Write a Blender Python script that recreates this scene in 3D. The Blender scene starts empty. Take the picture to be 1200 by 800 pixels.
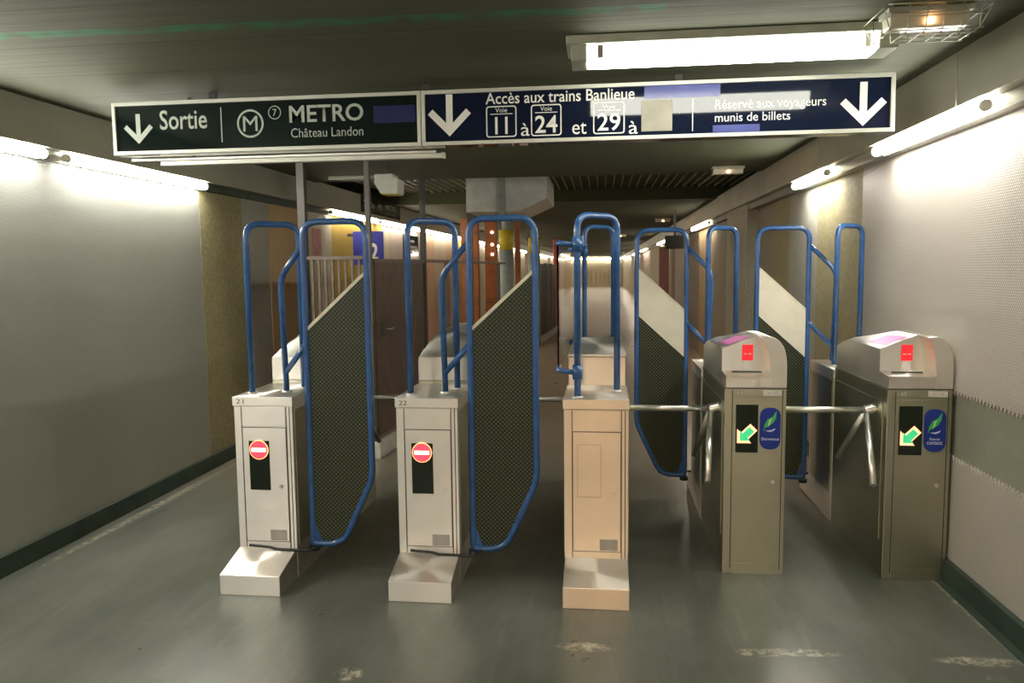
import bpy, bmesh, math, random
from mathutils import Vector, Matrix
PI = math.pi
random.seed(7)
S = bpy.context.scene
COL = S.collection

# ------------------------------------------------------------------ camera
F_PX, PITCH, YAW, ROLL, EYE = 900.0, .0944, .1182, .0114, 1.70
cd = bpy.data.cameras.new('camera'); cam = bpy.data.objects.new('camera', cd); COL.objects.link(cam)
cd.sensor_width = 36; cd.lens = 36 * F_PX / 1200; cd.clip_start = .05; cd.clip_end = 300
R = Matrix.Rotation(YAW, 4, 'Z') @ Matrix.Rotation(PI / 2 - PITCH, 4, 'X') @ Matrix.Rotation(-ROLL, 4, 'Z')
cam.matrix_world = Matrix.Translation((0, 0, EYE)) @ R
S.camera = cam
S.view_settings.view_transform = 'Standard'; S.view_settings.look = 'None'
S.view_settings.gamma = 1; S.view_settings.exposure = 0.3
S.view_settings.use_curve_mapping = False
W = bpy.data.worlds.new('world'); S.world = W; W.use_nodes = True
W.node_tree.nodes['Background'].inputs[0].default_value = (.5, .55, .5, 1)
W.node_tree.nodes['Background'].inputs[1].default_value = .02
L_STRIP, L_CEIL, L_BACK, L_FAR = 72.0, 15.0, 36.0, 24.0
AROT = 0.25
WARM = (1, .60, .30); NEUT = (1, .97, .88)

# ------------------------------------------------------------------ materials
class NT:
    def __init__(s, name):
        s.m = bpy.data.materials.new(name); s.m.use_nodes = True
        s.t = s.m.node_tree; s.n = s.t.nodes; s.b = s.n['Principled BSDF']
    def new(s, typ, **k):
        n = s.n.new(typ)
        for a, v in k.items(): setattr(n, a, v)
        return n
    def link(s, a, b): s.t.links.new(a, b)
    def val(s, sock, v):
        if hasattr(v, 'is_output') or isinstance(v, bpy.types.NodeSocket): s.link(v, sock)
        else: sock.default_value = v
    def math(s, op, a, b=0.0, c=None):
        n = s.new('ShaderNodeMath', operation=op)
        s.val(n.inputs[0], a); s.val(n.inputs[1], b)
        if c is not None: s.val(n.inputs[2], c)
        return n.outputs[0]
    def coords(s):
        tc = s.new('ShaderNodeTexCoord'); sp = s.new('ShaderNodeSeparateXYZ')
        s.link(tc.outputs['Object'], sp.inputs[0]); return tc.outputs['Object'], sp.outputs
    def noise(s, vec, scale, detail=3, rough=.55, stretch=None):
        if stretch:
            mp = s.new('ShaderNodeMapping'); mp.inputs['Scale'].default_value = stretch
            s.link(vec, mp.inputs[0]); vec = mp.outputs[0]
        n = s.new('ShaderNodeTexNoise'); n.inputs['Scale'].default_value = scale
        n.inputs['Detail'].default_value = detail; n.inputs['Roughness'].default_value = rough
        s.link(vec, n.inputs['Vector']); return n.outputs[0]
    def mix(s, f, a, b):
        n = s.new('ShaderNodeMix', data_type='RGBA')
        s.val(n.inputs[0], f)
        for i, v in ((6, a), (7, b)):
            if isinstance(v, tuple): n.inputs[i].default_value = (*v, 1) if len(v) == 3 else v
            else: s.link(v, n.inputs[i])
        return n.outputs[2]
    def ramp(s, f, lo, hi):
        n = s.new('ShaderNodeMapRange'); n.inputs[1].default_value = lo; n.inputs[2].default_value = hi
        s.link(f, n.inputs[0]); return n.outputs[0]
    def bump(s, h, strength, dist=.01):
        n = s.new('ShaderNodeBump'); n.inputs['Strength'].default_value = strength
        n.inputs['Distance'].default_value = dist; s.link(h, n.inputs['Height'])
        s.link(n.outputs[0], s.b.inputs['Normal'])
    def base(s, c, rough=.5, metal=0, spec=.5):
        if isinstance(c, tuple): s.b.inputs['Base Color'].default_value = (*c, 1)
        else: s.link(c, s.b.inputs['Base Color'])
        s.val(s.b.inputs['Roughness'], rough); s.val(s.b.inputs['Metallic'], metal)
        s.b.inputs['Specular IOR Level'].default_value = spec
    def dots(s, u, v, pu, pv, r0, r1):
        """staggered dot pattern, 1 inside a dot"""
        vv = s.math('DIVIDE', v, pv); row = s.math('FLOOR', vv)
        sh = s.math('MULTIPLY', s.math('MODULO', s.math('ABSOLUTE', row), 2), .5)
        uu = s.math('ADD', s.math('DIVIDE', u, pu), sh)
        fu = s.math('SUBTRACT', s.math('FRACT', uu), .5); fv = s.math('SUBTRACT', s.math('FRACT', vv), .5)
        fu = s.math('MULTIPLY', fu, pu / pv)
        d = s.math('SQRT', s.math('ADD', s.math('MULTIPLY', fu, fu), s.math('MULTIPLY', fv, fv)))
        n = s.new('ShaderNodeMapRange'); n.inputs[1].default_value = r1; n.inputs[2].default_value = r0
        s.link(d, n.inputs[0]); return n.outputs[0]

def plain(name, c, rough=.5, metal=0, var=.12, scale=9, spec=.5, bump=0):
    k = NT(name); v, _ = k.coords()
    n = k.noise(v, scale)
    k.base(k.mix(k.ramp(n, .3, .7), tuple(x * (1 - var) for x in c), tuple(min(1, x * (1 + var)) for x in c)), rough, metal, spec)
    if bump: k.bump(k.noise(v, scale * 6), bump, .004)
    return k.m
def emit(name, c, e):
    k = NT(name); k.base(c, .4)
    k.b.inputs['Emission Color'].default_value = (*c, 1); k.b.inputs['Emission Strength'].default_value = e
    return k.m
def steel(name, c, rough=.34, stretch=(1, 1, 30), scale=14, metal=1.0, aniso=0):
    k = NT(name); v, _ = k.coords()
    n = k.noise(v, scale, 4, .6, stretch); n2 = k.noise(v, 2.2, 3)
    col = k.mix(k.ramp(n2, .3, .7), tuple(x * .88 for x in c), tuple(min(1, x * 1.08) for x in c))
    k.base(col, k.math('ADD', k.math('MULTIPLY', n, .14), rough - .07), metal)
    k.bump(n, .04, .002)
    if aniso:
        tg = k.new('ShaderNodeTangent', direction_type='RADIAL', axis='Z'); k.link(tg.outputs[0], k.b.inputs['Tangent'])
        k.b.inputs['Anisotropic'].default_value = aniso; k.b.inputs['Anisotropic Rotation'].default_value = AROT
    return k.m
def embossed(name, lo, hi, u, pitch=.017, metal=.35, rough=.42):
    k = NT(name); v, sp = k.coords()
    d = k.dots(sp[u], sp['Z'], pitch * 1.15, pitch * .8, .12, .5)
    n = k.noise(v, 1.6, 4); n2 = k.noise(v, 40, 2)
    c = k.mix(k.ramp(n, .3, .72), tuple(x * .90 for x in hi), hi)
    c = k.mix(d, lo, c)
    k.base(c, rough, metal); k.bump(d, .55, .004)
    return k.m
def concrete(name, c, c2, scale=30, rough=.75, bump=.35):
    k = NT(name); v, _ = k.coords()
    a = k.ramp(k.noise(v, scale, 5, .7), .35, .65); b = k.ramp(k.noise(v, 2.0, 4, .6), .3, .7)
    c1 = k.mix(a, c, c2)
    k.base(k.mix(k.math('MULTIPLY', b, .4), c1, tuple(x * .75 for x in c)), rough)
    k.bump(k.noise(v, scale * 2, 4), bump, .004)
    return k.m

M = {}
M['blue'] = plain('blue_enamel_paint', (.03, .10, .27), .26, .0, .18, 14, .6)
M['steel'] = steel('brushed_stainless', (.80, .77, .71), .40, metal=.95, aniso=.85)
M['steel_dark'] = steel('brushed_stainless_shaded', (.47, .47, .36), .36, aniso=.7)  # darker, greener copy of the steel; dimmer reflections put into the colour
M['chrome'] = steel('polished_bar', (.85, .85, .80), .3, (1, 1, 1), 5)
M['groove'] = plain('shadow_gap', (.05, .05, .045), .7)
M['black_glass'] = plain('display_glass', (.008, .015, .008), .12)
M['rubber'] = plain('black_iron', (.02, .022, .018), .55)
M['alu'] = steel('aluminium_profile', (.62, .62, .56), .35, (1, 12, 1))
M['alu_frame'] = plain('aluminium_sign_frame', (.62, .63, .55), .35, .3, .06)
M['plate_grey'] = plain('name_plate', (.38, .37, .35), .4, .4)
M['white_plate'] = plain('cream_laminate_plate', (.74, .70, .58), .35, 0, .08, 6)
M['trim_pale'] = plain('pale_edge_trim', (.66, .64, .50), .4)
M['sign_left'] = plain('dark_green_sign_face', (.005, .010, .009), .08, 0, .1, 3)
M['sign_right'] = plain('navy_sign_face', (.007, .011, .028), .05, 0, .1, 3)
M['letter'] = plain('grey_white_lettering', (.42, .46, .40), .5, 0, .03)
M['letter_white'] = plain('white_lettering', (.80, .80, .74), .45, 0, .03)
M['blue_tape'] = plain('blue_tape', (.07, .085, .28), .2)
M['blue_tape_dark'] = plain('dark_blue_tape', (.012, .016, .09), .25)
M['tape_beige'] = plain('beige_cover_plate', (.30, .28, .22), .5)
M['ink'] = plain('black_ink', (.03, .03, .03), .6)
M['badge'] = plain('navy_badge', (.012, .035, .26), .25)
M['badge_green'] = plain('green_emblem', (.05, .42, .10), .35)
M['pale_green'] = plain('pale_emblem', (.45, .75, .40), .35)
M['badge_white'] = plain('badge_white', (.55, .6, .85), .4)
M['label_white'] = plain('white_label', (.62, .60, .55), .5)
M['pink'] = plain('pink_sticker', (.62, .16, .42), .3)
M['red_lamp'] = emit('red_led', (1, .03, .05), 2.2)
M['red_rim'] = emit('orange_led', (1, .38, .12), 2.2)
M['white_lamp'] = emit('white_led', (1, .80, .62), 3.0)
M['green_lamp'] = emit('green_led', (.05, .62, .26), .6)
M['arrow_rim'] = emit('peach_led', (1, .42, .22), 1.6)
M['red_sign'] = emit('red_ticket_sign', (.8, .02, .03), .5)
M['tube'] = emit('fluorescent_tube', NEUT, L_STRIP)
M['tube_far'] = emit('distant_fluorescent_tube', (1, .88, .72), L_FAR)
M['diffuser'] = emit('ceiling_lamp_diffuser', (1, .99, .86), L_CEIL)
M['diffuser_back'] = emit('neutral_fill_batten', (1, .92, .80), L_BACK * .7)
M['back_tube'] = emit('warm_fill_batten', WARM, L_BACK)
M['bulb'] = emit('small_warm_bulb', (1, .50, .25), 30)
M['housing'] = plain('grey_lamp_housing', (.36, .38, .30), .5)
M['lamp_glass'] = plain('frosted_cover', (.50, .48, .38), .25)
M['wire'] = plain('wire', (.42, .42, .30), .4, .6)
M['brown'] = plain('brown_painted_steel', (.16, .115, .09), .45)
M['post'] = plain('grey_post_paint', (.085, .078, .07), .5, .2)
M['white_kerb'] = plain('white_kerb', (.62, .60, .52), .6)
M['red_post'] = plain('salmon_red_paint', (.62, .17, .13), .4)
M['column'] = plain('grey_column_paint', (.33, .38, .37), .55)
M['yellow'] = plain('yellow_paint', (.68, .53, .04), .5)
M['orange_brick'] = plain('orange_brown_panel', (.42, .15, .05), .6, 0, .3, 4)
M['white_box'] = plain('white_plastic', (.60, .60, .52), .45)
M['duct'] = plain('pale_grey_duct', (.70, .71, .68), .5)
M['sign_blue'] = plain('violet_blue_sign', (.045, .055, .42), .35)
M['black'] = plain('black_paint', (.006, .006, .005), .6)
M['dark_panel'] = plain('dark_olive_panel', (.03, .033, .014), .6)
M['pink_pillar'] = plain('pink_pillar', (.62, .30, .28), .6)

k = NT('gate_mesh'); v, sp = k.coords()
d = k.dots(sp['X'], sp['Z'], .024, .0118, .10, .34)
k.base(k.mix(d, (.011, .017, .006), (.24, .26, .13)), .55, 0); k.bump(d, .5, .004); M['mesh'] = k.m

k = NT('clear_glass'); k.base((.93, .97, .95), .03); k.b.inputs['Transmission Weight'].default_value = 1.0
k.b.inputs['IOR'].default_value = 1.012; M['glass'] = k.m

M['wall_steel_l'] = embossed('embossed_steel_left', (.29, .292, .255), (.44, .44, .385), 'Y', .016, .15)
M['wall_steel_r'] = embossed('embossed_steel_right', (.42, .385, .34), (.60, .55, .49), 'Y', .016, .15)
M['ochre'] = concrete('ochre_speckled_concrete', (.25, .215, .10), (.40, .36, .20))
M['ochre_r'] = concrete('ochre_right_concrete', (.30, .255, .13), (.42, .37, .22))
M['grey_panel'] = concrete('grey_panel', (.36, .345, .29), (.42, .40, .34), 12)
M['tan'] = concrete('tan_panel', (.50, .35, .17), (.56, .40, .22), 12)
M['cream'] = concrete('cream_panel', (.62, .56, .42), (.66, .60, .47), 12)
M['peach'] = concrete('peach_panel', (.66, .46, .30), (.70, .50, .36), 12)
M['pinkish'] = concrete('pinkish_panel', (.58, .47, .40), (.62, .52, .45), 12)
M['yellow_wall'] = concrete('yellow_wall', (.56, .39, .06), (.60, .43, .09), 12)
M['speckle'] = concrete('speckled_panel', (.40, .37, .28), (.60, .57, .47), 45)
M['brown_wall'] = concrete('brown_grey_panel', (.33, .28, .20), (.37, .32, .24), 12)
M['smooth_band'] = concrete('smooth_grey_band', (.22, .225, .17), (.27, .27, .21), 8, .5, .1)
M['fascia'] = concrete('fascia_metal', (.34, .34, .27), (.38, .375, .30), 5, .4, .06)
M['fascia_r'] = steel('fascia_brushed', (.44, .42, .34), .42, (1, 1, 8), 5, .6)
M['baseboard'] = plain('dark_green_tile', (.026, .045, .032), .5, 0, .3, 6)

# floor
k = NT('worn_polished_floor'); v, sp = k.coords()
n1 = k.ramp(k.noise(v, 1.1, 6, .62, (1.4, .7, 1)), .36, .64); n2 = k.noise(v, 2.6, 3, .5)
c = k.mix(n1, (.065, .074, .058), (.145, .150, .130)); c = k.mix(k.math('MULTIPLY', n2, .22), c, (.135, .14, .12))
streak = k.ramp(k.noise(v, 3.0, 4, .6, (6, .6, 1)), .55, .8)
c = k.mix(k.math('MULTIPLY', streak, .45), c, (.21, .21, .185)); grime = k.ramp(k.noise(v, 2.3, 5, .7, (1.6, .5, 1)), .52, .72); c = k.mix(k.math('MULTIPLY', grime, .55), c, (.05, .055, .036))
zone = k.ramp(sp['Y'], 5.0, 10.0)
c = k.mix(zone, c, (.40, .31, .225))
st = None
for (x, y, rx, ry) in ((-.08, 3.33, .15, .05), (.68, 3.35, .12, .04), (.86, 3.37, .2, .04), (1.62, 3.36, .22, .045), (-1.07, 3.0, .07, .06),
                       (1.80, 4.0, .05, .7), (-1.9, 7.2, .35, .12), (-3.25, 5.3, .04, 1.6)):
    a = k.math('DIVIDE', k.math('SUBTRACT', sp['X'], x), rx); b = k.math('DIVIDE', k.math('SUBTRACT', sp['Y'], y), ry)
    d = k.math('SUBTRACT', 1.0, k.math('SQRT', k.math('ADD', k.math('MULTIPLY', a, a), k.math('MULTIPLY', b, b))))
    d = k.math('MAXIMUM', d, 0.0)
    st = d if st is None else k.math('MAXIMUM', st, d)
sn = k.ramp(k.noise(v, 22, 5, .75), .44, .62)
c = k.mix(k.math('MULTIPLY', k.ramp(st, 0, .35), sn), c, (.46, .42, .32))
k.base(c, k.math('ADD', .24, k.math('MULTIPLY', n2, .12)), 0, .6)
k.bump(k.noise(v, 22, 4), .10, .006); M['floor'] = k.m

# ceiling: board-marked concrete with a green painted line
k = NT('board_marked_ceiling'); v, sp = k.coords()
n1 = k.noise(v, 3, 5, .65, (.25, 9, 1)); n2 = k.ramp(k.noise(v, 1.4, 3), .3, .7)
c = k.mix(k.ramp(n1, .2, .8), (.052, .060, .030), (.088, .094, .052)); c = k.mix(k.math('MULTIPLY', n2, .4), c, (.085, .09, .055))
ly = k.math('FRACT', k.math('DIVIDE', sp['Y'], .47)); seam = k.math('LESS_THAN', ly, .018)
c = k.mix(k.math('MULTIPLY', seam, .7), c, (.03, .032, .02))
gy = k.math('ADD', sp['Y'], k.math('MULTIPLY', sp['X'], -.02))
gm = k.math('MULTIPLY', k.math('LESS_THAN', k.math('ABSOLUTE', k.math('SUBTRACT', gy, 3.16)), .045), k.math('LESS_THAN', sp['X'], .25))
gm = k.math('MULTIPLY', gm, k.ramp(k.noise(v, 7, 3), .35, .6))
c = k.mix(k.math('MULTIPLY', gm, .8), c, (.03, .17, .07))
k.base(c, .75, 0, .25); k.bump(n1, .22, .02); M['ceiling'] = k.m

# ------------------------------------------------------------------ mesh helpers
def fillet(pts, r, n=6, closed=False):
    pts = [Vector(p) for p in pts]; out = []
    N = len(pts)
    for i, p in enumerate(pts):
        if not closed and i in (0, N - 1): out.append(p); continue
        a = pts[i - 1] - p; b = pts[(i + 1) % N] - p
        rr = r[i] if isinstance(r, (list, tuple)) else r
        rr = min(rr, a.length * .49, b.length * .49)
        a = p + a.normalized() * rr; b = p + b.normalized() * rr
        for j in range(n + 1):
            t = j / n; out.append(a * (1 - t) ** 2 + p * 2 * t * (1 - t) + b * t * t)
    return out

class MB:
    def __init__(s): s.bm = bmesh.new()
    def box(s, x0, x1, y0, y1, z0, z1):
        vs = [s.bm.verts.new((x, y, z)) for x in (x0, x1) for y in (y0, y1) for z in (z0, z1)]
        for f in ((0, 1, 3, 2), (4, 6, 7, 5), (0, 4, 5, 1), (2, 3, 7, 6), (0, 2, 6, 4), (1, 5, 7, 3)):
            s.bm.faces.new([vs[i] for i in f])
        return s
    def prism(s, poly, axis, a0, a1):
        """poly of 2-D points extruded along an axis; order: x->(y,z), y->(x,z), z->(x,y)"""
        def P(p, a):
            return {'x': (a, p[0], p[1]), 'y': (p[0], a, p[1]), 'z': (p[0], p[1], a)}[axis]
        A = [s.bm.verts.new(P(p, a0)) for p in poly]; B = [s.bm.verts.new(P(p, a1)) for p in poly]
        n = len(poly)
        s.bm.faces.new(A); s.bm.faces.new(B[::-1])
        for i in range(n): s.bm.faces.new([A[i], B[i], B[(i + 1) % n], A[(i + 1) % n]])
        return s
    def tube(s, pts, r, seg=12, closed=False, cap=True):
        pts = [Vector(p) for p in pts]; n = len(pts); rings = []
        t0 = (pts[1] - pts[0]).normalized(); up = Vector((0, 0, 1)) if abs(t0.z) < .9 else Vector((0, 1, 0))
        nrm = t0.cross(up).normalized(); prev = t0
        for i, p in enumerate(pts):
            if closed: t = (pts[(i + 1) % n] - pts[i - 1]).normalized()
            elif i == 0: t = t0
            elif i == n - 1: t = (pts[-1] - pts[-2]).normalized()
            else: t = ((pts[i + 1] - p).normalized() + (p - pts[i - 1]).normalized()).normalized()
            q = prev.rotation_difference(t); nrm = (q @ nrm); nrm = (nrm - t * nrm.dot(t)).normalized(); prev = t
            b = t.cross(nrm)
            rings.append([s.bm.verts.new(p + (nrm * math.cos(a) + b * math.sin(a)) * r) for a in [2 * PI * j / seg for j in range(seg)]])
        m = n if closed else n - 1
        for i in range(m):
            A, B = rings[i], rings[(i + 1) % n]
            for j in range(seg):
                f = s.bm.faces.new([A[j], A[(j + 1) % seg], B[(j + 1) % seg], B[j]]); f.smooth = True
        if cap and not closed: s.bm.faces.new(rings[0][::-1]); s.bm.faces.new(rings[-1])
        return s
    def cyl(s, a, b, r, seg=20): return s.tube([a, b], r, seg)
    def build(s, name, mat, parent=None, bevel=0, loc=None):
        bmesh.ops.recalc_face_normals(s.bm, faces=s.bm.faces)
        me = bpy.data.meshes.new(name); s.bm.to_mesh(me); s.bm.free()
        me.materials.append(M[mat] if isinstance(mat, str) else mat)
        o = bpy.data.objects.new(name, me); COL.objects.link(o)
        if parent: o.parent = parent
        if loc: o.location = loc
        if bevel:
            b = o.modifiers.new('bevel', 'BEVEL'); b.width = bevel; b.segments = 2; b.limit_method = 'ANGLE'; b.angle_limit = .6
        return o
def tag(o, label=None, cat=None, group=None, kind=None):
    if label: o['label'] = label
    if cat: o['category'] = cat
    if group: o['group'] = group
    if kind: o['kind'] = kind
    return o
def empty(name, loc, label, cat, rz=0, group=None):
    o = bpy.data.objects.new(name, None); COL.objects.link(o); o.location = loc; o.rotation_euler.z = rz
    o.empty_display_size = .1
    return tag(o, label, cat, group)
def struct(name, mb, mat, bevel=0): return tag(mb.build(name, mat, None, bevel), kind='structure')
def bx(*a): return MB().box(*a)

def text(body, rect, place, mat, parent, name='lettering', bold=0.0, keep=False, thick=.0015):
    """lettering fitted into rect (u0,u1,v0,v1); place(u,v,w)->3-D point, w out of the surface"""
    c = bpy.data.curves.new('t', 'FONT'); c.body = body; c.size = 1; c.offset = bold; c.resolution_u = 3
    o = bpy.data.objects.new('t', c); COL.objects.link(o)
    bpy.context.view_layer.update()
    me = bpy.data.meshes.new_from_object(o.evaluated_get(bpy.context.evaluated_depsgraph_get()))
    bpy.data.objects.remove(o); bpy.data.curves.remove(c)
    xs = [v.co.x for v in me.vertices]; ys = [v.co.y for v in me.vertices]
    x0, x1, y0, y1 = min(xs), max(xs), min(ys), max(ys)
    u0, u1, v0, v1 = rect
    for v in me.vertices:
        u = u0 + (v.co.x - x0) / (x1 - x0) * (u1 - u0); w = v0 + (v.co.y - y0) / (y1 - y0) * (v1 - v0)
        v.co = place(u, w, thick)
    me.name = name; me.materials.clear(); me.materials.append(M[mat])
    o = bpy.data.objects.new(name, me); COL.objects.link(o); o.parent = parent
    return o

# ------------------------------------------------------------------ setting
XL, XR, ZC, Y0, Y1 = -3.38, 1.853, 2.7115, -7.0, 70.0
struct('floor', bx(XL - 3, XR + 3, Y0, Y1, -.1, 0), 'floor')
struct('ceiling', bx(XL - 3, XR + 3, Y0, 8.62, ZC, ZC + .2), 'ceiling')
struct('ceiling', bx(XL - 3, XR + 3, 8.62, 11.9, 2.92, 3.12), 'ceiling')
struct('ceiling', bx(XL - 3, XR + 3, 11.9, Y1, ZC, ZC + .39), 'ceiling')
rib = MB()
for i in range(46):
    x = -3.3 + i * .115; rib.box(x, x + .010, 8.62, 11.9, 2.885, 2.92)
struct('trim_1', rib, M['fascia'])

def wall_run(side, runs, x_in, sgn):
    for i, (a, b, mat, proud) in enumerate(runs):
        x0, x1 = sorted((x_in - sgn * proud, x_in + sgn * .15))
        struct('wall_%s' % side, bx(x0, x1, a, b, 0, ZC), mat)
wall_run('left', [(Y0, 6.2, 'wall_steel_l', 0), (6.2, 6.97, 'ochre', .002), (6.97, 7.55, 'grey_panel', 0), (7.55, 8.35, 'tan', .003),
                  (8.35, 9.4, 'cream', 0), (9.4, 11.6, 'yellow_wall', .002), (11.6, 12.0, 'cream', 0), (12.0, 14.2, 'pinkish', .002),
                  (14.2, 15.3, 'peach', 0), (15.3, 16.4, 'cream', .003), (16.4, 18, 'peach', 0), (18, 20, 'yellow_wall', .002), (20, Y1, 'cream', 0)], XL, -1)
# right wall: embossed sheet above and below a smooth band in the near part
struct('wall_right', bx(XR + .004, XR + .15, Y0, 5.83, 0, ZC), 'smooth_band')
wall_run('right', [(5.83, 7.0, 'ochre_r', 0), (7.0, 8.0, 'grey_panel', .001), (8.0, 8.8, 'ochre_r', 0), (8.8, 9.75, 'brown_wall', -.03), (9.75, 11.3, 'speckle', .10), (11.3, 13.4, 'brown_wall', 0),
                   (13.4, 15.2, 'tan', .002), (15.2, 17.5, 'brown_wall', 0), (17.5, 20, 'pinkish', .02), (20, 24, 'brown_wall', 0),  # tan stretch by the far lamp: its orange light put into the colour
                   (24, 30, 'cream', .03), (30, 40, 'pinkish', 0), (40, Y1, 'cream', .02)], XR, 1)
def teeth(y0, y1, z, dz, p=.034):
    out = []; y = y0
    while y < y1 - 1e-6: out += [(y, z), (min(y + p / 2, y1), z + dz)]; y += p
    return out
up = MB(); poly = teeth(2.0, 4.45, 1.035, -.03) + [(4.45, 2.47), (2.0, 2.47)]
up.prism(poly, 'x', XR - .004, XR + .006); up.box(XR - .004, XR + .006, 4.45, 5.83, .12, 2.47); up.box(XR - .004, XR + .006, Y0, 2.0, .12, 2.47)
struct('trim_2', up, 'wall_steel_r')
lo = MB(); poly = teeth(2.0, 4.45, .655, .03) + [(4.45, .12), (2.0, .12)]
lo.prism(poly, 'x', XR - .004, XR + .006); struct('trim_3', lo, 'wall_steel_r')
struct('trim_4', bx(XR - .03, XR - .004, 4.44, 4.6, .12, 1.04), 'baseboard', .003)
struct('baseboard_left', bx(XL, XL + .03, Y0, 8.4, 0, .12), 'baseboard', .004)
struct('baseboard_right', bx(XR - .035, XR, Y0, 8.8, 0, .12), 'baseboard', .004)
struct('trim_5', bx(XL - .1, XL + .10, Y0, Y1, 2.452, ZC + .02), 'fascia')
for i, (a, b) in enumerate(((Y0, 1.6), (1.62, 4.02), (4.03, 6.4), (6.41, 8.8), (8.81, 11.2), (11.21, 30), (30.01, Y1))):
    struct('trim_6', bx(XR - .16, XR + .1, a, b, 2.452, ZC + .02), 'fascia_r', .002)
struct('trim_7', bx(XL, XL + .034, Y0, 6.25, 2.388, 2.451), 'alu')
struct('trim_7', bx(XL, XL + .034, 6.25, Y1, 2.388, 2.451), 'baseboard')  # past the near lamps: missing lamplight put in as a darker material
struct('trim_8', bx(XR - .082, XR, Y0, 7.4, 2.385, 2.451), 'alu')
struct('trim_8', bx(XR - .082, XR, 7.4, Y1, 2.385, 2.451), 'smooth_band')  # unlit stretch of the right channel, shade put in by darker material
# end of the corridor: panelled wall
ew = MB(); ew.box(XL, XR, Y1, Y1 + .3, 0, ZC)
for i in range(14):
    x = XL + .2 + i * .38; ew.box(x, x + .22, Y1 - .12, Y1, 0, 2.2)
struct('wall_back', ew, 'cream')
struct('wall_front', bx(XL - .2, XR + .2, Y0 - .2, Y0, 0, ZC), 'tan')
# patched joint strip and worn kerb of floor by the right wall
struct('trim_10', bx(XR - .075, XR - .035, 2.0, 4.7, 0, .008), 'baseboard')

# ------------------------------------------------------------------ fluorescent strips along both walls
def strip(side, y0, y1, label, mat='tube', group=None):
    sg = 1 if side == 'l' else -1
    xw = XL + .062 if side == 'l' else XR - .122
    t = empty('wall_strip_lamp', (xw, (y0 + y1) / 2, 2.416), label, 'lamp', 0, 'strip lamps along the %s wall' % ('left' if side == 'l' else 'right'))
    h = (y1 - y0) / 2
    MB().cyl((0, -h + .03, 0), (0, h - .03, 0), .029, 16).build('tube', mat, t)
    for s_ in (-1, 1):
        MB().cyl((0, s_ * (h - .03), 0), (0, s_ * h, 0), .027, 16).build('end_cap', 'white_box', t)
strip('l', 2.3, 4.34, 'bright wall lamp at the far left edge of the picture')
strip('l', 4.50, 6.22, 'bright wall lamp on the left wall ending just under the exit sign')
strip('l', -3, -1, 'left wall lamp behind the viewer'); strip('l', 0, 1.9, 'left wall lamp beside the viewer')
yy = 9.2; i = 0
for ln in (2.0, 2.6, 3.2, 4.0, 5.0, 7.0):
    strip('l', yy, yy + ln, ['first lamp of the long left row beyond the ticket gates, above the yellow wall',
        'second lamp of the long left row beyond the ticket gates', 'third lamp of the long left row beyond the ticket gates',
        'fourth lamp of the long left row beyond the ticket gates', 'fifth lamp of the long left row, far down the corridor',
        'farthest lamp of the long left row'][i], 'tube_far'); yy += ln + .12; i += 1
strip('r', 3.80, 5.25, 'long bright wall lamp on the right wall just beyond the right end of the sign')
strip('r', 6.30, 7.35, 'short bright wall lamp on the right wall above the rightmost blue rails')
strip('r', 13.0, 15.4, 'warm wall lamp on the right wall far beyond the gates', 'tube_far')
strip('r', 22, 25, 'small distant lamp on the right wall', 'tube_far'); strip('r', 31, 36, 'tiny distant lamp on the right wall, nearly at the end', 'tube_far')
strip('r', -3, -1, 'right wall lamp behind the viewer')
# lamps of the far hall and unseen battens added so the steel reflects them
def ceiling_batten(x, y, lx, ly, mat, label):
    t = empty('fill_batten', (x, y, ZC - .03), label, 'lamp', 0, 'added fill lamps behind the viewer')
    bx(-lx / 2, lx / 2, -ly / 2, ly / 2, -.05, 0).build('housing', 'housing', t)
    bx(-lx / 2 + .03, lx / 2 - .03, -ly / 2 + .02, ly / 2 - .02, -.10, -.05).build('diffuser', mat, t, .01)
ceiling_batten(-.12, -3.2, .34, 3.6, 'back_tube', 'added warm batten, unseen behind the viewer, reflected in the middle pedestal')
ceiling_batten(-1.95, -3.2, .34, 3.6, 'diffuser_back', 'added neutral batten, unseen behind the viewer, reflected in gate 22')
strip('r', 39, 46, 'far lamp on the right wall, next to last', 'tube_far'); strip('r', 50, 66, 'farthest lamp on the right wall', 'tube_far')
strip('l', 36, 48, 'left wall lamp just before the end of the corridor', 'tube_far'); strip('l', 50, 68, 'left wall lamp in the last stretch of the corridor', 'tube_far')
t = empty('end_wall_lamp', (-.7, Y1 - .2, 2.5), 'row of light along the end wall of the corridor', 'lamp')
MB().cyl((-2.4, 0, 0), (2.3, 0, 0), .06, 12).build('tube', 'tube_far', t); bx(-2.45, 2.35, .07, .2, -.08, .08).build('housing', 'housing', t)

# main ceiling lamp in front of the sign
t = empty('ceiling_lamp', (.56, 3.60, ZC), 'large glowing fluorescent ceiling lamp in front of the sign', 'lamp')
MB().prism([(-.13, 0), (.13, 0), (.12, -.035), (-.12, -.035)], 'x', -.72, .70).build('housing', 'housing', t, .004)
MB().prism([(-.10, -.035), (.10, -.035), (.085, -.085), (.05, -.105), (-.05, -.105), (-.085, -.085)], 'x', -.63, .60).build('diffuser', 'diffuser', t, .006)
MB().prism([(-.11, -.035), (.11, -.035), (.09, -.10), (-.09, -.10)], 'x', -.70, -.63).build('end_cap', 'housing', t, .004)
MB().prism([(-.11, -.035), (.11, -.035), (.09, -.10), (-.09, -.10)], 'x', .60, .68).build('end_cap', 'housing', t, .004)
for sx in (-.57, .55): MB().box(sx - .012, sx + .012, -.108, -.09, -.095, -.04).build('clip', 'alu', t)

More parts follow.
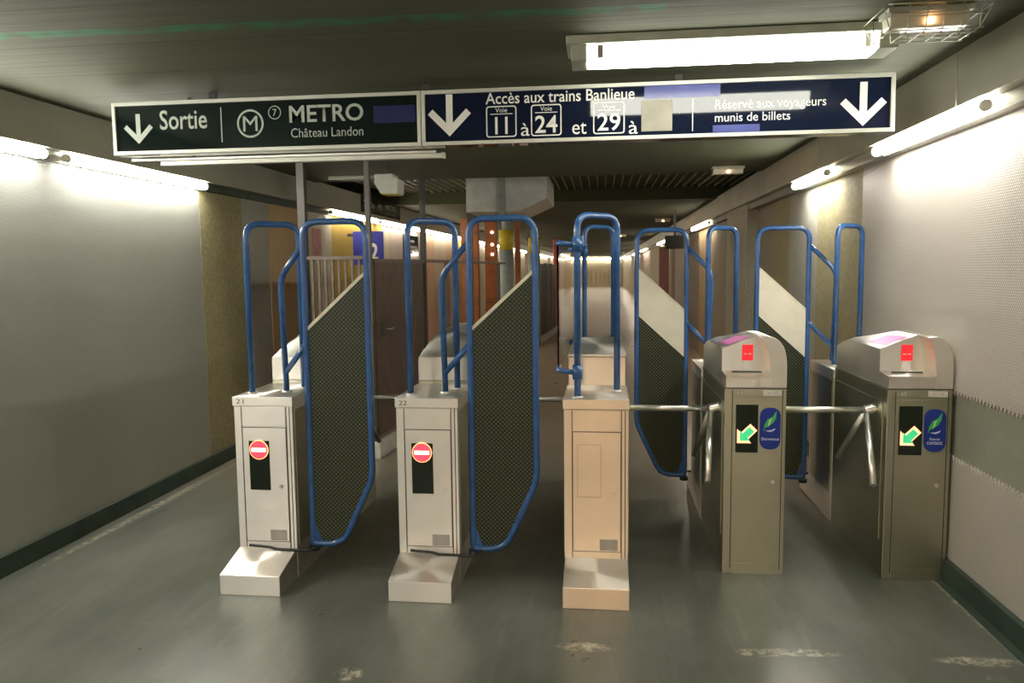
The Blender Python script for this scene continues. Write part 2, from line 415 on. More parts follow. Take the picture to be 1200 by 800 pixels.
def emergency(loc, label, cage=True, s=1.0):
    t = empty('emergency_lamp', loc, label, 'lamp', 0, 'emergency lamps on the ceiling')
    MB().box(-.16 * s, .16 * s, -.06 * s, .06 * s, -.02, 0).build('base', 'housing', t)
    MB().prism([(-.055 * s, -.02), (.055 * s, -.02), (.04 * s, -.075 * s), (-.04 * s, -.075 * s)], 'x', -.15 * s, .15 * s).build('cover', 'lamp_glass', t, .008)
    MB().cyl((-.01, -.052 * s, -.055 * s), (.012, -.054 * s, -.055 * s), .009 * s, 10).build('bulb', 'bulb', t)
    if cage:
        c = MB(); r = .0022
        for i in range(6):
            x = -.165 + i * .066
            c.tube([(x, -.11, 0), (x, -.09, -.10), (x, .09, -.10), (x, .11, 0)], r, 6)
        for y, z in ((-.11, -.004), (-.10, -.05), (-.09, -.10), (-.03, -.10), (.03, -.10), (.09, -.10), (.10, -.05)):
            c.tube([(-.18, y, z), (.18, y, z)], r, 6)
        for sx in (-1, 1):
            c.tube([(sx * .165, -.09, -.10), (sx * .20, -.12, -.02)], r, 6); c.tube([(sx * .165, .09, -.10), (sx * .20, .12, -.02)], r, 6)
            c.tube([(sx * .20, -.12, -.02), (sx * .20, .12, -.02)], r, 6)
        c.build('wire_cage', 'wire', t)
emergency((1.285, 3.36, ZC), 'wire-caged emergency lamp with a small orange bulb, at the top right')
emergency((1.27, 8.2, ZC), 'uncaged emergency lamp with an orange bulb, above the right gates', False)
emergency((1.25, 16.5, ZC), 'small emergency lamp point on the far ceiling, nearer of two', False)
emergency((.55, 24, ZC), 'tiny emergency lamp point on the far ceiling, farther of two', False)

# ------------------------------------------------------------------ overhead sign
SY = 4.15; ZB, ZT = 2.365, 2.655
def onY(y): return lambda u, v, w: (u, y - w, v)
sg = empty('direction_sign', (0, SY, 2.5), 'long dark overhead sign with white arrows and lettering, hanging below the ceiling', 'sign')
SZ = 2.5
def P(o): o.location = (0, -SY, -SZ); return o      # children are modelled in world coordinates
def sign_board(x0, x1, mat):
    b = P(bx(x0, x1, SY, SY + .09, ZB, ZT).build('board', mat, sg)); fr = MB(); w = .02
    for a in ((x0, x1, ZB, ZB + w), (x0, x1, ZT - w, ZT), (x0, x0 + w, ZB + w, ZT - w), (x1 - w, x1, ZB + w, ZT - w)):
        fr.box(a[0], a[1], SY - .012, SY, a[2], a[3])
    P(fr.build('frame', 'alu_frame', sg, .002)); return b
sign_board(-2.75, -.972, 'sign_left'); sign_board(-.968, 1.455, 'sign_right')
f = SY - .0015
def T(body, r, mat, bold=.0, name='lettering'): return P(text(body, r, onY(f + .0015), mat, sg, name, bold))
def arrow(cx, w, z0, z1, th, mat):
    """down arrow"""
    m = MB(); h = w / 2; d = th * .72
    m.box(cx - th / 2, cx + th / 2, f - .001, f, z0 + th * .9, z1)
    zt = z0 + h
    for s_ in (-1, 1):
        m.prism([(cx, z0), (cx + s_ * h, zt), (cx + s_ * (h - d), zt + d), (cx, z0 + 2 * d)], 'y', f - .0012, f)
    P(m.build('arrow', mat, sg))
arrow(-2.60, .175, 2.425, 2.59, .026, 'letter')
T('Sortie', (-2.47, -2.19, 2.498, 2.605), 'letter', .01)
P(bx(-2.109, -2.103, f - .001, f, 2.42, 2.61).build('divider_line', 'letter', sg))
def ring(cx, cz, r, th, mat):
    m = MB(); n = 40; vs = []
    for rr in (r, r - th):
        vs.append([m.bm.verts.new((cx + rr * math.cos(2 * PI * i / n), f, cz + rr * math.sin(2 * PI * i / n))) for i in range(n)])
    for i in range(n): m.bm.faces.new([vs[0][i], vs[0][(i + 1) % n], vs[1][(i + 1) % n], vs[1][i]])
    P(m.build('ring', mat, sg))
ring(-1.938, 2.516, .077, .011, 'letter'); T('M', (-1.980, -1.896, 2.475, 2.557), 'letter', .0)
ring(-1.795, 2.571, .037, .005, 'letter'); T('7', (-1.807, -1.783, 2.552, 2.590), 'letter')
T('METRO', (-1.712, -1.292, 2.512, 2.605), 'letter', .015); T('Château Landon', (-1.705, -1.295, 2.432, 2.482), 'letter')
P(bx(-1.235, -1.003, f - .0008, f, 2.495, 2.585).build('tape_patch', 'blue_tape_dark', sg))
arrow(-.817, .235, 2.412, 2.632, .036, 'letter_white')
T('Accès aux trains Banlieue', (-.62, .165, 2.572, 2.632), 'letter_white', .008)
def track_box(x0, x1, num):
    zb, zt = 2.399, 2.562; m = MB(); c = fillet([(x0, 0, zb), (x1, 0, zb), (x1, 0, zt), (x0, 0, zt)], .018, 5, True)
    i_ = fillet([(x0 + .006, 0, zb + .006), (x1 - .006, 0, zb + .006), (x1 - .006, 0, zt - .006), (x0 + .006, 0, zt - .006)], .013, 5, True)
    A = [m.bm.verts.new((p.x, f, p.z)) for p in c]; B = [m.bm.verts.new((p.x, f, p.z)) for p in i_]; n = len(A)
    for j in range(n): m.bm.faces.new([A[j], A[(j + 1) % n], B[(j + 1) % n], B[j]])
    m.box(x0 + .022, x1 - .022, f - .0005, f, 2.518, 2.522)
    P(m.build('number_frame', 'letter_white', sg))
    T('Voie', (x0 + .05, x1 - .05, 2.528, 2.552), 'letter_white')
    w = .022 if num != '11' else .048
    T(num, (x0 + w, x1 - w, 2.415, 2.505), 'letter_white', .012)
track_box(-.618, -.455, '11'); T('à', (-.432, -.385, 2.402, 2.468), 'letter_white')
track_box(-.378, -.216, '24'); T('et', (-.16, -.085, 2.402, 2.462), 'letter_white')
track_box(-.050, .114, '29'); T('à', (.135, .182, 2.395, 2.46), 'letter_white')
P(bx(.200, .358, f - .004, f, 2.405, 2.562).build('cover_plate', 'tape_beige', sg, .001))
P(bx(.215, .60, f - .0008, f, 2.572, 2.634).build('tape_patch', 'blue_tape', sg))
P(bx(.565, .80, f - .0008, f, 2.388, 2.425).build('tape_patch', 'blue_tape', sg))
P(bx(.460, .464, f - .001, f, 2.40, 2.565).build('divider_line', 'letter_white', sg))
T('Réservé aux voyageurs', (.575, 1.125, 2.492, 2.552), 'letter_white'); T('munis de billets', (.575, .95, 2.442, 2.485), 'letter_white')
arrow(1.305, .225, 2.398, 2.615, .036, 'letter_white')
for x in (-2.2, -.97, .4): P(MB().box(x - .02, x + .02, SY + .09, SY + .11, ZB + .05, ZC).build('hanger', 'groove', sg))
rl = empty('cable_tray', (0, 4.34, 2.33), 'narrow pale metal rail running just under the left half of the sign', 'rail')
MB().box(-2.58, -.90, -.02, .02, -.004, .022).build('rail', 'alu_frame', rl, .002)
MB().box(-.90, -.885, -.022, .022, -.006, .026).build('end_stop', 'white_box', rl)
MB().box(-2.74, -.93, -.05, -.02, .022, .035).build('strap', 'alu', rl)
for x in (-2.4, -1.2): MB().box(x, x + .02, -.01, .01, .02, ZC - 2.33).build('hanger', 'groove', rl)

# ------------------------------------------------------------------ gate units
HW = .1675
def disc(cx, cz, r, y, mat, name, parent, out=-1, n=36, th=.002):
    m = MB(); m.prism([(cx + r * math.cos(2 * PI * i / n), cz + r * math.sin(2 * PI * i / n)) for i in range(n)], 'y', y, y + out * th)
    return m.build(name, mat, parent)
def gate_face(root, y0, sgn, number, window, mx=1):
    """the face of a low pedestal. sgn -1: faces local -y"""
    def Y(d): return y0 + sgn * d
    def B(x0, x1, d0, d1, z0, z1): return MB().box(*sorted((mx * x0, mx * x1)), *sorted((Y(d0), Y(d1))), z0, z1)
    g = MB()
    for x in (-.125, .131, .150): g.box(*sorted((mx * (x - .0022), mx * (x + .0022))), *sorted((Y(0), Y(.0012))), .168, .964)
    g.build('seam', 'groove', root)
    B(-.120, .126, 0, .003, .855, .962).build('upper_panel', 'steel', root, .001)
    door = B(-.120, .126, 0, .004, .210, .847).build('door', 'steel', root, .001)
    B(-.122, .128, 0, .0015, .206, .851).build('door_gap', 'groove', root)
    if window:
        B(-.087, .030, .004, .006, .50, .776).build('display_window', 'black_glass', door, .001)
        cx = mx * -.029
        disc(cx, .726, .054, Y(.0062), 'red_rim', 'no_entry_light', door, sgn)
        disc(cx, .726, .050, Y(.0084), 'red_lamp', 'no_entry_disc', door, sgn)
        MB().box(cx - .040, cx + .040, *sorted((Y(.0104), Y(.0115))), .716, .736).build('no_entry_bar', 'white_lamp', door)
    else:
        B(-.096, .024, .004, .0052, .503, .781).build('blank_plate', 'steel', door, .0008)
        B(-.098, .026, .004, .0045, .501, .783).build('blank_plate_gap', 'plate_grey', door)
    MB().cyl((mx * .092, Y(.003), .524), (mx * .092, Y(.012), .524), .010, 14).build('lock', 'chrome', door)
    B(.018, .112, .004, .0055, .215, .276).build('name_plate', 'plate_grey', door)
    if number:
        text(number, (-.150, -.105, .982, 1.006), lambda u, v, w: (u, Y(.0065), v), 'ink', root, 'number')
def toe(root, y0, sgn):
    d = sgn
    MB().prism([(y0, 0), (y0 + d * .244, 0), (y0 + d * .244, .108), (y0 + d * .006, .172), (y0, .172)], 'x', -HW + .002, HW - .002).build('foot_plinth', 'steel', root, .003)
def pedestal(root, y0, y1):
    bx(-HW, HW, y0, y1, 0, .966).build('pedestal', 'steel', root, .003)
    bx(-HW - .005, HW + .005, y0 - .006, y1, .968, 1.02).build('top_cap', 'steel', root, .003)
    for s_ in (-1, 1):
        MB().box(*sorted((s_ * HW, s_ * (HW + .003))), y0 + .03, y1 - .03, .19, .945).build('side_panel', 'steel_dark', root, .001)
def loop(root, p0, p1, z0, top):
    m = MB().tube(fillet([(p0[0], p0[1], z0), (p0[0], p0[1], top), (p1[0], p1[1], top), (p1[0], p1[1], z0)], .085, 8), .0175, 14)
    o = m.build('guard_loop', 'blue', root)
    for p in (p0, p1): MB().cyl((p[0], p[1], z0), (p[0], p[1], z0 + .006), .028, 18).build('foot_flange', 'steel', o)
    return o
LEAF_Y = .09
def leaf(root, ztop=1.965):
    xh, xf, y = .225, .578, LEAF_Y
    pts = [(xh, y, .20), (xh, y, ztop), (xf, y, ztop), (xf, y, .555), (.425, y, .172), (.33, y, .172)]
    pts = [(xh, y, .172), (xh, y, ztop), (xf, y, ztop), (xf, y, .555), (.400, y, .172)]
    fr = MB().tube(fillet(pts, [.03, .09, .09, .06, .10], 8, True), .0175, 14, True).build('gate_leaf', 'blue', root)
    panel = [(xh, 1.375), (xf, 1.69), (xf, .555), (.412, .178), (xh + .05, .178), (xh, .23)]
    MB().prism(panel, 'y', y - .004, y + .004).build('mesh_panel', 'mesh', fr)
    MB().prism([(xh + .012, 1.372), (xf - .012, 1.672), (xf - .012, 1.695), (xh + .012, 1.395)], 'y', y - .008, y + .008).build('edge_trim', 'trim_pale', fr)
    MB().prism([(xh + .015, 1.05), (xf - .015, 1.345), (xf - .015, 1.67), (xh + .015, 1.375)], 'y', y + .0045, y + .010).build('cover_plate', 'white_plate', fr)
    # bottom gusset
    MB().prism([(xh - .012, .30), (xh + .012, .30), (xh + .06, .178), (xh - .012, .155)], 'y', y - .005, y + .005).build('gusset', 'blue', fr)
    hp = (.070, .165)
    arm = MB()
    arm.tube(fillet([(hp[0], hp[1], 1.02), (hp[0] - .012, hp[1], 1.66), (xh, y, 1.845)], .06, 8), .0165, 12)
    arm.tube([(hp[0] - .002, hp[1], 1.13), (xh, y, 1.30)], .0155, 12)
    a = arm.build('hinge_post', 'blue', root)
    MB().cyl((hp[0], hp[1], 1.02), (hp[0], hp[1], 1.032), .030, 18).build('hinge_base', 'chrome', a)
    b = MB().tube(fillet([(-.10, -.022, .190), (.02, -.022, .182), (.05, -.022, .172), (xh + .02, -.022, .170), (xh + .05, y, .160)], .03, 5), .008, 8)
    b.build('foot_pivot_bar', 'rubber', root)
    MB().cyl((xh + .005, y, .135), (xh + .005, y, .16), .03, 16).build('pivot_foot', 'rubber', root)

PROF = [(-.157, 1.24), (-.12, 1.255), (-.06, 1.279), (.03, 1.315), (.06, 1.3165), (.09, 1.315), (.11, 1.305), (.125, 1.293), (.14, 1.272), (.15, 1.25), (.157, 1.22), (.161, 1.19), (.163, 1.15)]
def head(root, y0, L):
    """ticket head: customer sees it from +y; customer's right is local -x"""
    ys = [y0, y0 + .48, L - .15]; capz = [1.18, 1.33, 1.33]
    m = MB(); rows = []
    for y, cz in zip([y0, y0 + .12, y0 + .24, y0 + .36, y0 + .48, L - .15], [1.18, 1.2175, 1.255, 1.2925, 1.33, 1.33]):
        prof = [(-.157, 1.042)] + [(x, min(z, cz)) for x, z in PROF] + [(.163, 1.042)]
        rows.append([m.bm.verts.new((-x, y, z)) for x, z in prof])
    n = len(rows[0])
    for a, b in zip(rows, rows[1:]):
        for i in range(n - 1):
            fc = m.bm.faces.new([a[i], a[i + 1], b[i + 1], b[i]]); fc.smooth = 4 < i < 13
        m.bm.faces.new([a[0], b[0], b[-1], a[-1]])
    m.bm.faces.new(rows[0]); m.bm.faces.new(rows[-1][::-1])
    h = m.build('ticket_head', 'steel', root)
    shell = [(.03, 1.315), (.06, 1.3165), (.09, 1.315), (.11, 1.305), (.125, 1.293), (.14, 1.272), (.15, 1.25), (.157, 1.22), (.161, 1.19), (.163, 1.15), (.163, 1.042),
             (.078, 1.042), (.078, 1.11), (.072, 1.18), (.06, 1.25), (.045, 1.29)]
    sh = MB().prism([(-x, z) for x, z in shell], 'y', L - .152, L).build('round_cheek', 'steel', h, .002)
    # slot tray with lip
    MB().prism([(L - .152, 1.042), (L, 1.042), (L, 1.103), (L - .152, 1.118)], 'x', -.078, .157).build('slot_tray', 'steel', h, .002)
    MB().box(-.078, .157, L - .006, L + .004, 1.100, 1.108).build('tray_lip', 'chrome', h)
    s = MB(); yb = L - .15
    s.box(-.012, .048, yb, yb + .003, 1.175, 1.262)
    rs = s.build('ticket_sign', 'red_sign', h)
    MB().box(-.003, .014, yb + .003, yb + .004, 1.208, 1.214).build('arrow_mark', 'label_white', rs); MB().box(.022, .039, yb + .003, yb + .004, 1.208, 1.214).build('arrow_mark', 'label_white', rs)
    bx(.0, .042, yb, yb + .01, 1.118, 1.172).build('slot_label', 'label_white', h)
    bx(-.05, .11, L - .11, L - .10, 1.112, 1.120).build('ticket_slot', 'groove', h)
    # pink sticker on the sloping top
    st = MB(); q = [(.135, L - .42), (.03, L - .42), (.00, L - .18), (.12, L - .18)]
    def zt(x): return 1.24 + (.157 - x) * (.075 / .187) + .002
    st.bm.faces.new([st.bm.verts.new((x, y, zt(x))) for x, y in q]); st.build('pink_sticker', 'pink', h)
    MB().cyl((-.005, L, 1.072), (-.005, L + .008, 1.072), .009, 12).build('head_lock', 'chrome', h)
    return h
def turnstile_face(root, L, number, words):
    X = lambda u: -u
    def B(u0, u1, d0, d1, z0, z1): return MB().box(*sorted((-u0, -u1)), L + d0, L + d1, z0, z1)
    g = MB()
    for u in (-.122, .143): g.box(-u - .0022, -u + .0022, L, L + .001, .03, 1.03)
    g.box(-.165, .165, L, L + .001, 1.036, 1.042); g.build('seam', 'groove', root)
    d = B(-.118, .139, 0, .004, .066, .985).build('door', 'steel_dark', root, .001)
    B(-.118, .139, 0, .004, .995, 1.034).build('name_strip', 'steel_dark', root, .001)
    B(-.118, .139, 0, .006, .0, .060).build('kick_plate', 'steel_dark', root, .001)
    w = B(-.103, .016, .004, .006, .685, .950).build('display_window', 'black_glass', d, .001)
    def arrow_poly(c, s): # arrow pointing down-left in customer view
        pts = [(-1, -1), (.45, -1), (.1, -.62), (1.05, .35), (.35, 1.05), (-.62, .1), (-1, .5)]
        return [(-(c[0] + s * a), c[1] + s * b) for a, b in pts]
    MB().prism(arrow_poly((-.043, .790), .052), 'y', L + .006, L + .0075).build('arrow_outline', 'arrow_rim', w)
    MB().prism(arrow_poly((-.043, .789), .038), 'y', L + .0075, L + .009).build('arrow_light', 'green_lamp', w)
    bd = MB().prism([(p.x, p.z) for p in fillet([(-.024, 0, .705), (-.134, 0, .705), (-.134, 0, .935), (-.024, 0, .935)], .054, 8, True)], 'y', L + .004, L + .008).build('card_reader', 'badge', d)
    lf = [(-.043, .80), (-.048, .84), (-.065, .872), (-.09, .885), (-.112, .918), (-.108, .875), (-.092, .85), (-.07, .832), (-.052, .824)]
    MB().prism(lf, 'y', L + .008, L + .009).build('emblem', 'badge_green', bd)
    MB().prism([(-.066, .828), (-.072, .866), (-.088, .880), (-.082, .862), (-.078, .846)], 'y', L + .009, L + .0095).build('emblem_highlight', 'pale_green', bd)
    MB().prism([(-.052, .808), (-.085, .812), (-.108, .822), (-.10, .810), (-.08, .802)], 'y', L + .008, L + .009).build('emblem_swoosh', 'badge_white', bd)
    for s_, r in words: text(s_, r, lambda u, v, w_: (-u, L + .0085, v), 'badge_white', bd, 'lettering', .01)
    MB().cyl((-.098, L + .003, .523), (-.098, L + .012, .523), .010, 14).build('lock', 'chrome', d)
    B(.040, .136, .004, .006, 1.0, 1.030).build('white_label', 'label_white', root)
    text('ACCES', (.060, .118, 1.009, 1.021), lambda u, v, w_: (-u, L + .0065, v), 'plate_grey', root, 'label_text')
    B(-.100, -.062, .004, .005, 1.003, 1.030).build('number_plate', 'plate_grey', root)
    if number: text(number, (-.094, -.070, 1.006, 1.027), lambda u, v, w_: (-u, L + .0058, v), 'label_white', root, 'number', .02)
def tripod(root, hy, hz, L=.5):
    th = math.radians(50); H = Vector((HW + .045, hy, hz))
    hub = MB().cyl((HW - .002, hy, hz + .01), (HW + .055, hy, hz - .005), .030, 20)
    hub = hub.build('tripod_hub', 'chrome', root, .004)
    a = Vector((math.cos(th), 0, -math.sin(th))); v = Vector((1, 0, 0))
    for ang in (0, 120, -120):
        d = Matrix.Rotation(math.radians(ang), 3, a) @ v
        MB().cyl(H + d * .02, H + d * L, .0175, 14).build('tripod_arm', 'chrome', hub)
def unit(cx, y, rz, label, number, hy, hz, y0, L, face_words=None, window=True, name='ticket_gate', armL=.5):
    r = empty(name, (cx, y, 0), label, 'ticket gate', rz, 'row of ticket gates')
    pedestal(r, 0, y0); gate_face(r, 0, -1, number if rz == 0 else None, window); toe(r, 0, -1)
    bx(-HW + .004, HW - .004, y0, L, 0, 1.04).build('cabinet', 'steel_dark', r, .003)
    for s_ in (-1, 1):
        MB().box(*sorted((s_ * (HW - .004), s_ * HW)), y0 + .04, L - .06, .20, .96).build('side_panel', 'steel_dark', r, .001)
    loop(r, (-.118, .13), (.105, .335), 1.02, 1.965)
    leaf(r); head(r, y0 + .004, L)
    turnstile_face(r, L, number if rz else None, face_words or [])
    tripod(r, hy, hz, armL)
    return r
GY = 3.96
unit(-1.8477, GY, 0, 'leftmost steel exit gate marked 21, with a red no-entry light and blue-framed leaf', '21', .93, .86, .5, 1.5)
unit(-.9328, GY, 0, 'steel exit gate marked 22, second from the left, with a red no-entry light', '22', .93, .86, .5, 1.5)
unit(.8234, 5.75, PI, 'entry turnstile marked 11 with green arrow, standing between the plain pedestal and the right one', '11', 1.33, .895, .56, 1.5,
     [('Bienvenue', (.034, .126, .755, .772))], armL=.465)
unit(1.67, 5.75, PI, 'rightmost entry turnstile marked 12 with green arrow, close to the right wall', '12', 1.33, .895, .56, 1.5,
     [('Sans', (.052, .104, .768, .782)), ('contact', (.040, .118, .745, .763))], armL=.465)

# plain middle unit: low pedestals at both ends, no lights, glass guard on its left
r = empty('divider_pedestal', (-.0346, GY, 0), 'middle steel pedestal without light, warm toned, blue loop rails above it', 'pedestal')
pedestal(r, 0, .5); gate_face(r, 0, -1, None, False); toe(r, 0, -1)
bx(-HW + .002, HW - .002, .5, 1.62, 0, 1.185).build('cabinet', 'steel', r, .004)
bx(-HW - .002, HW + .002, .495, 1.625, 1.187, 1.2).build('top_plate', 'steel', r, .003)
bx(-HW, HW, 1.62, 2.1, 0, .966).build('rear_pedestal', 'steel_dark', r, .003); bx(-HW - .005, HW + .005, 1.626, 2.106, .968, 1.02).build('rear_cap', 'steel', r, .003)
MB().prism([(2.1, 0), (2.344, 0), (2.344, .108), (2.106, .172), (2.1, .172)], 'x', -HW + .002, HW - .002).build('foot_plinth', 'steel', r, .003)
loop(r, (-.098, .075), (.112, .30), 1.02, 1.975); loop(r, (-.098, 1.70), (.112, 1.90), 1.02, 2.0)
GX, GYY = -.2004, .08
gl = bx(GX - .004, GX + .004, GYY + .02, GYY + 1.62, 1.16, 1.84).build('glass_guard', 'glass', r)
for y in (GYY - .005, GYY + 1.62):
    for z in (1.15, 1.82):
        b = MB().tube(fillet([(GX + .095, y, z), (GX, y, z + .012), (GX, y + (.16 if y < 1 else -.16), z + .012)], .03, 5), .014, 12)
        b.cyl((GX + .102, y, z - .035), (GX + .102, y, z + .04), .026, 18).build('bracket', 'blue', gl)

# ------------------------------------------------------------------ fence on the left, beyond the gates
def fx(y): return -2.05 + .0571 * (y - 6.7)
FT = 1.80
def post(root, x, y, z1=ZC, mat='post', w=.035, z0=0):
    return MB().box(x - w, x + w, y - w, y + w, z0, z1).build('post', mat, root, .003)
fb = empty('bar_fence', (-2.7, 6.7, 0), 'brown upright-bar fence across the left, in front of the yellow wall', 'fence')
def PF(o, root): o.location = -root.location; return o
PF(post(fb, -2.675, 6.7), fb)
for i in range(9): PF(MB().box(-2.61 + i * .062, -2.59 + i * .062, 6.69, 6.71, .12, FT).build('bar', 'brown', fb), fb)
PF(bx(-2.675, -2.10, 6.675, 6.725, FT, FT + .03).build('top_rail', 'brown', fb), fb)
PF(bx(-2.675, -2.10, 6.685, 6.715, .10, .14).build('bottom_rail', 'brown', fb), fb)
fg = empty('slatted_gate', (fx(6.7), 6.7, 0), 'brown close-slatted fence gate with a lock, behind the leaf of gate 21', 'gate')
PF(post(fg, fx(6.7) - .02, 6.7, w=.023), fg); PF(post(fg, fx(8.32), 8.32, w=.03), fg)
n = 34
for i in range(n):
    y = 6.76 + i * (1.50 / n); x = fx(y)
    PF(MB().box(x - .011, x + .011, y, y + .032, .17, FT - .03).build('slat', 'brown', fg), fg)
def run(root, y0, y1, z0, z1, w, name, mat):
    m = MB(); c = [(fx(y0) - w, y0), (fx(y0) + w, y0), (fx(y1) + w, y1), (fx(y1) - w, y1)]
    m.prism(c, 'z', z0, z1); o = m.build(name, mat, root)
    return PF(o, root) if root else o
run(fg, 6.72, 8.3, FT - .03, FT + .005, .02, 'top_rail', 'brown'); run(fg, 6.72, 8.3, .15, .19, .016, 'bottom_rail', 'brown')
PF(bx(fx(6.9) + .011, fx(6.9) + .05, 6.84, 6.98, 1.10, 1.22).build('lock_box', 'post', fg, .004), fg)
PF(MB().tube([(fx(6.9) + .05, 6.92, 1.16), (fx(6.9) + .09, 6.92, 1.16), (fx(6.9) + .09, 7.0, 1.16)], .009, 8).build('handle', 'chrome', fg), fg)
fo = empty('open_fence', (fx(10), 10, 0), 'open dark railing with few uprights, behind the blue rails of gate 22', 'fence')
PF(post(fo, fx(10.6), 10.6, 2.9, w=.035), fo)
for y in (9.3,): PF(post(fo, fx(y), y, FT, 'brown', .03), fo)
run(fo, 8.36, 13.2, FT - .02, FT + .015, .018, 'top_rail', 'brown'); run(fo, 8.36, 13.2, .17, .20, .015, 'bottom_rail', 'brown')
PF(post(fo, fx(12.6), 12.6, FT, 'brown', .03), fo)
fd = empty('solid_fence', (fx(18), 18, 0), 'dark solid fence panels running back to the red posts', 'fence')
for a, b in ((17.45, 18.5), (18.6, 19.5), (19.6, 20.5)): run(fd, a, b, .16, FT, .02, 'panel', 'dark_panel')
for a in (17.4, 18.53, 19.53): run(fd, a, a + .06, .1, FT + .02, .035, 'post', 'brown')
struct('trim_11', (lambda m: m.prism([(fx(6.62) - .07, 6.62), (fx(6.62) + .06, 6.62), (fx(20.6) + .06, 20.6), (fx(20.6) - .07, 20.6)], 'z', 0, .15))(MB()), 'white_kerb', .006)
for x, y, lab in ((-1.26, 20.9, 'salmon red post at the end of the dark fence, nearer one'), (-1.62, 34, 'smaller salmon red post standing farther down the corridor')):
    p = empty('red_post', (x, y, 0), lab, 'post', 0, 'red posts beyond the fence')
    MB().cyl((0, 0, 0), (0, 0, 2.42 if y < 30 else 2.4), .075, 18).build('shaft', 'red_post', p)
    MB().cyl((0, 0, 2.42), (0, 0, 2.48), .085, 18).build('cap', 'red_post', p)
for x, y, lab in ((-1.68, 13.45, 'grey column with a yellow band, nearer of the two'), (-1.50, 17.0, 'grey column with a yellow band, farther of the two')):
    c = empty('banded_column', (x, y, 0), lab, 'column', 0, 'grey columns with yellow bands')
    MB().cyl((0, 0, 0), (0, 0, 2.03), .125, 24).build('sleeve', 'column', c)
    MB().cyl((0, 0, 2.03), (0, 0, 2.37), .127, 24).build('yellow_band', 'yellow', c)
    MB().cyl((0, 0, 2.37), (0, 0, 2.72), .075, 20).build('shaft', 'column', c)
for i, (x, y, w, lab) in enumerate(((-2.62, 15.2, .17, 'orange brown panelled pillar beyond the fence, left one'), (-2.30, 15.9, .12, 'orange brown panelled pillar beyond the fence, narrow middle one'), (-1.78, 16.2, .05, 'slim orange brown pillar beside the grey column'))):
    c = empty('panelled_pillar', (x, y, 0), lab, 'pillar', 0, 'orange brown pillars beyond the fence')
    bx(-w, w, -.1, .1, 0, ZC - .02).build('shaft', 'orange_brick', c, .005)
    for z in (1.0, 1.9, 2.4): bx(-w - .005, w + .005, -.105, .105, z, z + .02).build('band', 'brown', c)
    if i == 1:
        for z in (2.0, 2.2, 2.45): MB().cyl((w * .3, -.1, z), (w * .3, -.13, z), .03, 14).build('reflection_glow', 'white_lamp', c)  # glowing discs stand in for reflections of distant lamps

# ------------------------------------------------------------------ far signs, duct, boxes
s2 = empty('platform_sign', (-3.1, 10.0, 2.0), 'violet blue sign with a white 2 on the left, beyond the fence', 'sign')
bx(-.20, .21, -.02, .02, -.225, .215).build('board', 'sign_blue', s2, .003)
text('2', (.03, .14, -.17, .06), lambda u, v, w: (u, -.022, v), 'letter_white', s2, 'number', .03)
bx(-.28, -.20, -.01, .01, .15, .19).build('bracket', 'post', s2)
fs = empty('metro_sign', (XL + .065, 11.3, 2.61), 'small dark metro sign on the left fascia above the long lamp row', 'sign')
bx(0, .05, -1.0, 1.0, -.11, .115).build('board', 'sign_left', fs, .003)
pl = lambda u, v, w: (.052, u, v)
for bd_, rr in (('Sortie', (-.9, -.42, -.03, .07)), ('M', (-.22, -.08, -.04, .06)), ('METRO', (.15, .75, 0, .08)), ('Château Landon', (.15, .75, -.07, -.03))):
    text(bd_, rr, pl, 'letter', fs)
ws = empty('wall_notice', (XL, 13.35, 2.1), 'small dark notice with white lines on the left wall beyond the fence', 'notice')
bx(0.003, .03, -.5, .5, -.22, .2).build('board', 'sign_left', ws, .002)
for i, (a, b) in enumerate(((-.35, .2), (-.35, .35), (-.35, .05))): bx(.03, .032, a, b, .08 - i * .1, .12 - i * .1).build('text_line', 'letter', ws)
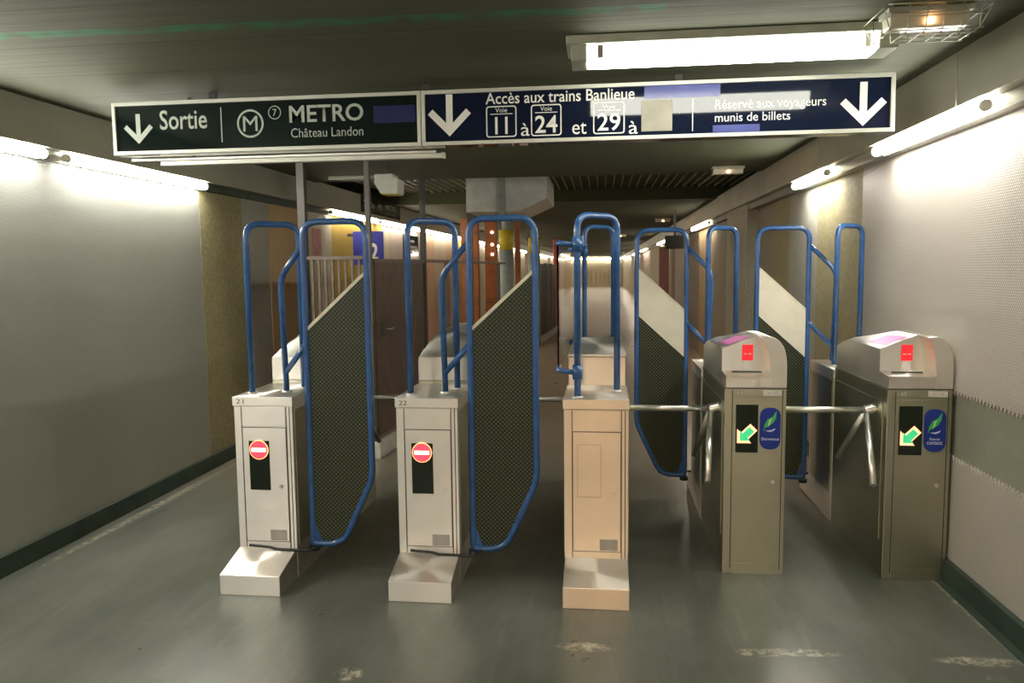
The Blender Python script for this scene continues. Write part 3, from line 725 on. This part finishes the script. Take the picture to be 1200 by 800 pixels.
pp = empty('pink_strip', (XL, 8.85, 2.02), 'narrow pale pink strip panel on the left wall before the yellow wall', 'panel')
bx(.001, .02, -.12, .12, -.14, .18).build('panel', 'pink_pillar', pp)
pa = empty('ceiling_speaker', (-2.09, 7.5, ZC), 'white box loudspeaker hanging from the ceiling, left of centre', 'loudspeaker')
MB().prism([(-.12, -.08), (.06, -.08), (.06, -.10), (.12, -.13), (.11, -.27), (-.06, -.27), (-.12, -.17)], 'y', -.12, .12).build('box', 'white_box', pa, .006)
MB().box(-.055, .095, -.1, .1, -.276, -.27).build('grille', 'yellow', pa)
MB().cyl((0, 0, -.08), (0, 0, 0), .015, 10).build('stem', 'post', pa)
MB().tube([(-.10, 0, -.095), (-.62, 0, -.095)], .018, 8).build('conduit', 'white_box', pa)
du = empty('ceiling_duct', (-1.25, 10.2, 0), 'pale grey ceiling duct behind the fence posts, left of centre', 'duct')
MB().prism([(-.52, 2.92), (.54, 2.92), (.54, 2.60), (.18, 2.44), (-.52, 2.44)], 'y', -.2, 1.2).build('casing', 'duct', du, .01)
MB().box(-.09, .0, -.26, -.2, 2.40, 2.9).build('downpipe', 'column', du)
bb = empty('hanging_box', (1.27, 14, 0), 'black box sign hanging high by the right wall, far beyond turnstile 11', 'sign')
bx(-.17, .17, -.1, .1, 2.02, 2.25).build('casing', 'black', bb, .005); MB().box(-.02, .02, -.02, .02, 2.25, ZC).build('hanger', 'post', bb)
pk = empty('pink_pillar', (1.62, 21, 0), 'pink pillar by the right wall seen over the white gate plate', 'pillar')
bx(-.13, .13, -.1, .1, 0, 2.2).build('shaft', 'pink_pillar', pk, .01); bx(-.14, .14, -.11, .11, 2.2, 2.24).build('cap', 'cream', pk)
wl = empty('wall_lantern', (XR - .10, 10.6, 2.02), 'small white wall lantern on the speckled panel at right', 'lamp')
MB().cyl((-.03, 0, -.12), (-.03, 0, .12), .03, 14).build('glass', 'lamp_glass', wl); bx(-.03, 0, -.03, .03, .12, .2).build('bracket', 'post', wl)
